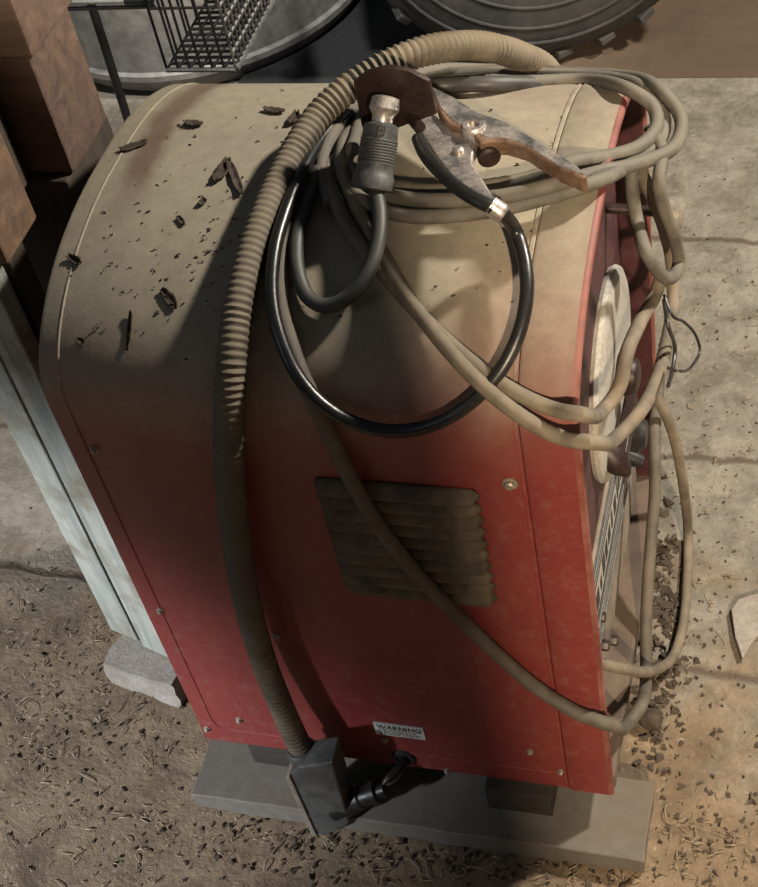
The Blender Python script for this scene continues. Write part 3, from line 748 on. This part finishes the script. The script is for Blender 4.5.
tube(bm, [Vector((r0.x - .1, 1.17, zr - .014)), Vector((r2.x, 1.17, zr - .012))], .004, 8)
obj('rail', bm, M['wire'], wb)
# basket, five wire faces
bx0, bx1, by0, by1, bz0, bz1 = -.390, -.258, 1.15, 1.52, .278, .55
bm = bmesh.new(); rw = .0026
def seg(a, b, r=rw): tube(bm, [Vector(a), Vector(b)], r, 6)
nxw, nyw, nzw = 6, 20, 9
for i in range(nxw + 1):
    x = bx0 + (bx1 - bx0) * i / nxw
    seg((x, by0, bz0), (x, by0, bz1)); seg((x, by0, bz0), (x, by1, bz0)); seg((x, by1, bz0), (x, by1, bz1))
for j in range(nyw + 1):
    y = by0 + (by1 - by0) * j / nyw
    seg((bx0, y, bz0), (bx1, y, bz0), .0032)
    if j % 3 == 0: seg((bx0, y, bz0), (bx0, y, bz1))
for k in range(nzw + 1):
    z = bz0 + (bz1 - bz0) * k / nzw
    if k in (0, 4, 9): seg((bx0, by0, z), (bx1, by0, z)); seg((bx0, by0, z), (bx0, by1, z)); seg((bx0, by1, z), (bx1, by1, z))
obj('basket', bm, M['wire'], wb)
bm = bmesh.new()
for j in range(nyw + 1):
    y = by0 + (by1 - by0) * j / nyw; seg((bx1, y, bz0), (bx1, y, bz1), .003)
for k in range(nzw + 1):
    z = bz0 + (bz1 - bz0) * k / nzw; seg((bx1, by0, z), (bx1, by1, z), .003)
obj('mesh_side', bm, M['glint_wire'], wb)
for a_, b_ in (((bx1 + .003, by0, bz0), (bx1 + .003, by1, bz0)), ((bx0, by0 - .003, bz0), (bx1, by0 - .003, bz0)), ((bx1 + .003, by0, bz1), (bx1 + .003, by1, bz1))):
    bm = bmesh.new(); seg(a_, b_, .004); obj('basket_rim', bm, M['grey_metal'], wb)
bm = bmesh.new(); bmesh.ops.create_icosphere(bm, subdivisions=3, radius=1)
for v in bm.verts:
    n_ = 1 + .25 * mn.noise(v.co * 2.3); v.co = Vector((v.co.x * .048 * n_, v.co.y * .06 * n_, v.co.z * .06 * n_)) + Vector((-.345, 1.30, .43))
tag(obj('crumpled_bag', bm, M['cloth']), 'dark crumpled bag inside the black wire basket', 'bag')

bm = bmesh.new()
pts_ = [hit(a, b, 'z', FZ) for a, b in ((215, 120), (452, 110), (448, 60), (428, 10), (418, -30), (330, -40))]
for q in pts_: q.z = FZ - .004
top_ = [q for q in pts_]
prism(bm, top_, (0, 0, .016))  # flat sheet added to darken this stretch of floor, identity unknown
tag(obj('dark_sheet', bm, M['cloth'], None, False, .003), 'added flat dark sheet on the floor between the grey tank and the big tyre', 'mat')

# ------------------------------------------------------------------ litter on the floor
bm = bmesh.new()
def straw(px, py, l, w):
    p = hit(px, py, 'z', FZ)
    if p.y > 1.5: return
    if -.02 < p.x < .60 and -.065 < p.y < .53: return
    z = FZ - .004 + .5 * fh(p.x, p.y) + .0016
    a = R_.uniform(0, 2 * pi); cv = R_.gauss(0, .9); prev = None; q = Vector((p.x, p.y, z)); n = 5
    hgt = R_.uniform(0, .006)
    for i in range(n + 1):
        d = Vector((math.cos(a), math.sin(a), 0)); s_ = Vector((-d.y, d.x, 0)) * w * (1 - .5 * abs(i / n - .5))
        zz = hgt * math.sin(pi * i / n)
        cur = [bm.verts.new(q + s_ + Vector((0, 0, zz))), bm.verts.new(q + Vector((0, 0, zz + w * .9))), bm.verts.new(q - s_ + Vector((0, 0, zz)))]
        if prev:
            for k in range(2): bm.faces.new((prev[k], prev[k + 1], cur[k + 1], cur[k]))
        prev = cur; q = q + d * (l / n); a += cv / n
for (cx, cy, sx, sy, n_) in ((45, 730, 30, 50, 130), (105, 645, 30, 22, 60), (140, 720, 25, 25, 60), (150, 600, 30, 30, 10), (300, 835, 110, 22, 240), (470, 860, 90, 16, 170), (560, 875, 60, 10, 50), (655, 700, 16, 50, 50), (665, 590, 20, 40, 60), (700, 830, 40, 22, 110), (640, 860, 30, 12, 60), (715, 360, 25, 40, 45), (735, 260, 25, 25, 25), (700, 450, 30, 40, 40), (20, 660, 20, 40, 40), (90, 840, 70, 30, 90), (30, 560, 30, 40, 20), (720, 560, 30, 50, 40)):
    for _ in range(int(n_ * .62)): straw(R_.gauss(cx, sx), R_.gauss(cy, sy), R_.uniform(.005, .014) * (1 + 1.3 * (R_.random() < .12)), R_.uniform(.0004, .0012))
tag(obj('straw_litter', bm, M['straw'], None, True), 'dry straw and wood shavings strewn over the dirty floor', 'straw', kind='stuff')
bm = bmesh.new()
def crumb(px, py, s):
    p = hit(px, py, 'z', FZ)
    if p.y > 1.6 or (-.02 < p.x < .592 and -.06 < p.y < .06): return
    z = FZ - .004 + .5 * fh(p.x, p.y)
    bmesh.ops.convex_hull(bm, input=[bm.verts.new(Vector((p.x, p.y, z)) + Vector((R_.uniform(-1, 1) * s, R_.uniform(-1, 1) * s, R_.uniform(-.4, .9) * s))) for k in range(7)])
for (cx, cy, sx, sy, n_, ss) in ((100, 720, 70, 60, 260, .004), (330, 840, 130, 25, 300, .0045), (560, 865, 100, 15, 160, .004), (662, 600, 12, 60, 160, .008), (655, 700, 14, 50, 120, .006), (690, 640, 40, 60, 120, .004), (715, 400, 40, 150, 160, .003), (720, 830, 40, 30, 100, .004), (40, 600, 40, 70, 80, .003)):
    for _ in range(n_): crumb(R_.gauss(cx, sx), R_.gauss(cy, sy), ss * R_.uniform(.3, 1.3))
tag(obj('dirt_crumbs', bm, M['crumb'], None, False), 'dark dirt crumbs and rubble scattered over the floor', 'dirt', kind='stuff')
# flat concrete flake at the right edge
bm = bmesh.new()
pts_ = [hit(a, b, 'z', FZ) for a, b in ((731, 612), (738, 602), (758, 596), (775, 600), (772, 632), (756, 640), (742, 661), (735, 640))]
prism(bm, [q + Vector((0, 0, -.004)) for q in pts_], (0, 0, .012))
tag(obj('concrete_flake', bm, M['concrete'], None, False, .002), 'flat pale concrete flake on the floor at the right edge', 'flake')
bm = bmesh.new(); p = hit(642, 722, 'z', FZ); bmesh.ops.create_icosphere(bm, subdivisions=3, radius=1)
for v in bm.verts:
    n_ = 1 + .2 * mn.noise(v.co * 1.7); v.co = Vector((v.co.x * .017 * n_, v.co.y * .015 * n_, v.co.z * .014 * n_)) + p + Vector((.012, 0, .010))
tag(obj('stone', bm, M['crumb']), 'round dark stone at the foot of the welder under the cables', 'stone')

# ------------------------------------------------------------------ board partition added unseen behind the viewer to shade the middle of the welder
part = thing('board_blocker', (.75, -1.45, FZ), 'added shade-casting board partition standing behind the viewer', 'blocker')
for k in range(5):
    bm = bmesh.new(); box(bm, .42 + k * .145, .562 + k * .145, -1.46, -1.44, FZ - .004, (2.1, 2.1, 2.1, 1.76, 1.73)[k])
    obj('board', bm, M['blocker'], part, False, .002)
bm = bmesh.new(); box(bm, .42, 1.142, -1.50, -1.461, .2, .29); box(bm, .42, 1.142, -1.50, -1.461, 1.3, 1.39)
obj('batten', bm, M['blocker'], part, False, .002)

# ------------------------------------------------------------------ LIGHT
def light(kind, name, loc, tgt, energy, col, size=.1, **k):
    ld = bpy.data.lights.new(name, kind); ld.energy = energy; ld.color = col
    if kind == 'AREA': ld.shape = 'RECTANGLE'; ld.size = size; ld.size_y = k.get('sy', size)
    elif kind in ('POINT', 'SPOT'): ld.shadow_soft_size = size
    if kind == 'SPOT': ld.spot_size = math.radians(k.get('angle', 70)); ld.spot_blend = .6
    o = bpy.data.objects.new(name, ld); C.objects.link(o); o.location = loc
    o.rotation_euler = (Vector(tgt) - Vector(loc)).to_track_quat('-Z', 'Y').to_euler()
    return o
light('POINT', 'barn_lamp', (2.1, 1.35, 2.5), (0, 0, 0), 590, (1.0, .92, .79), .10)
light('SPOT', 'tank_fill', (.2, .5, 2.7), (-.62, 1.75, .2), 420, (1.0, .95, .86), .10, angle=42)  # added fill spot that brightens the tank, stands for no real lamp
light('POINT', 'work_lamp', (1.72, -2.65, 2.35), (0, 0, 0), 760, (1.0, .80, .56), .05)
light('SPOT', 'cool_fill_spot', (-1.7, -2.4, 1.6), (-.36, .0, -.06), 860, (.90, .95, 1.0), .12, angle=22)  # added cool fill, cone edge shaped to leave the upper side dark
light('AREA', 'cool_ambient_fill', (-2.6, -2.2, 2.2), (.1, .3, .2), 8, (.72, .86, 1.0), 1.2, sy=1.6)  # dim cool area light added as ambient fill, no doorway modelled
w = bpy.data.worlds.new('world'); sc.world = w; w.use_nodes = True
w.node_tree.nodes['Background'].inputs[0].default_value = (.62, .74, .85, 1)
w.node_tree.nodes['Background'].inputs[1].default_value = .07
sc.view_settings.view_transform = 'Standard'; sc.view_settings.look = 'None'; sc.view_settings.gamma = 1
sc.view_settings.use_curve_mapping = False
sc.view_settings.exposure = 0.0
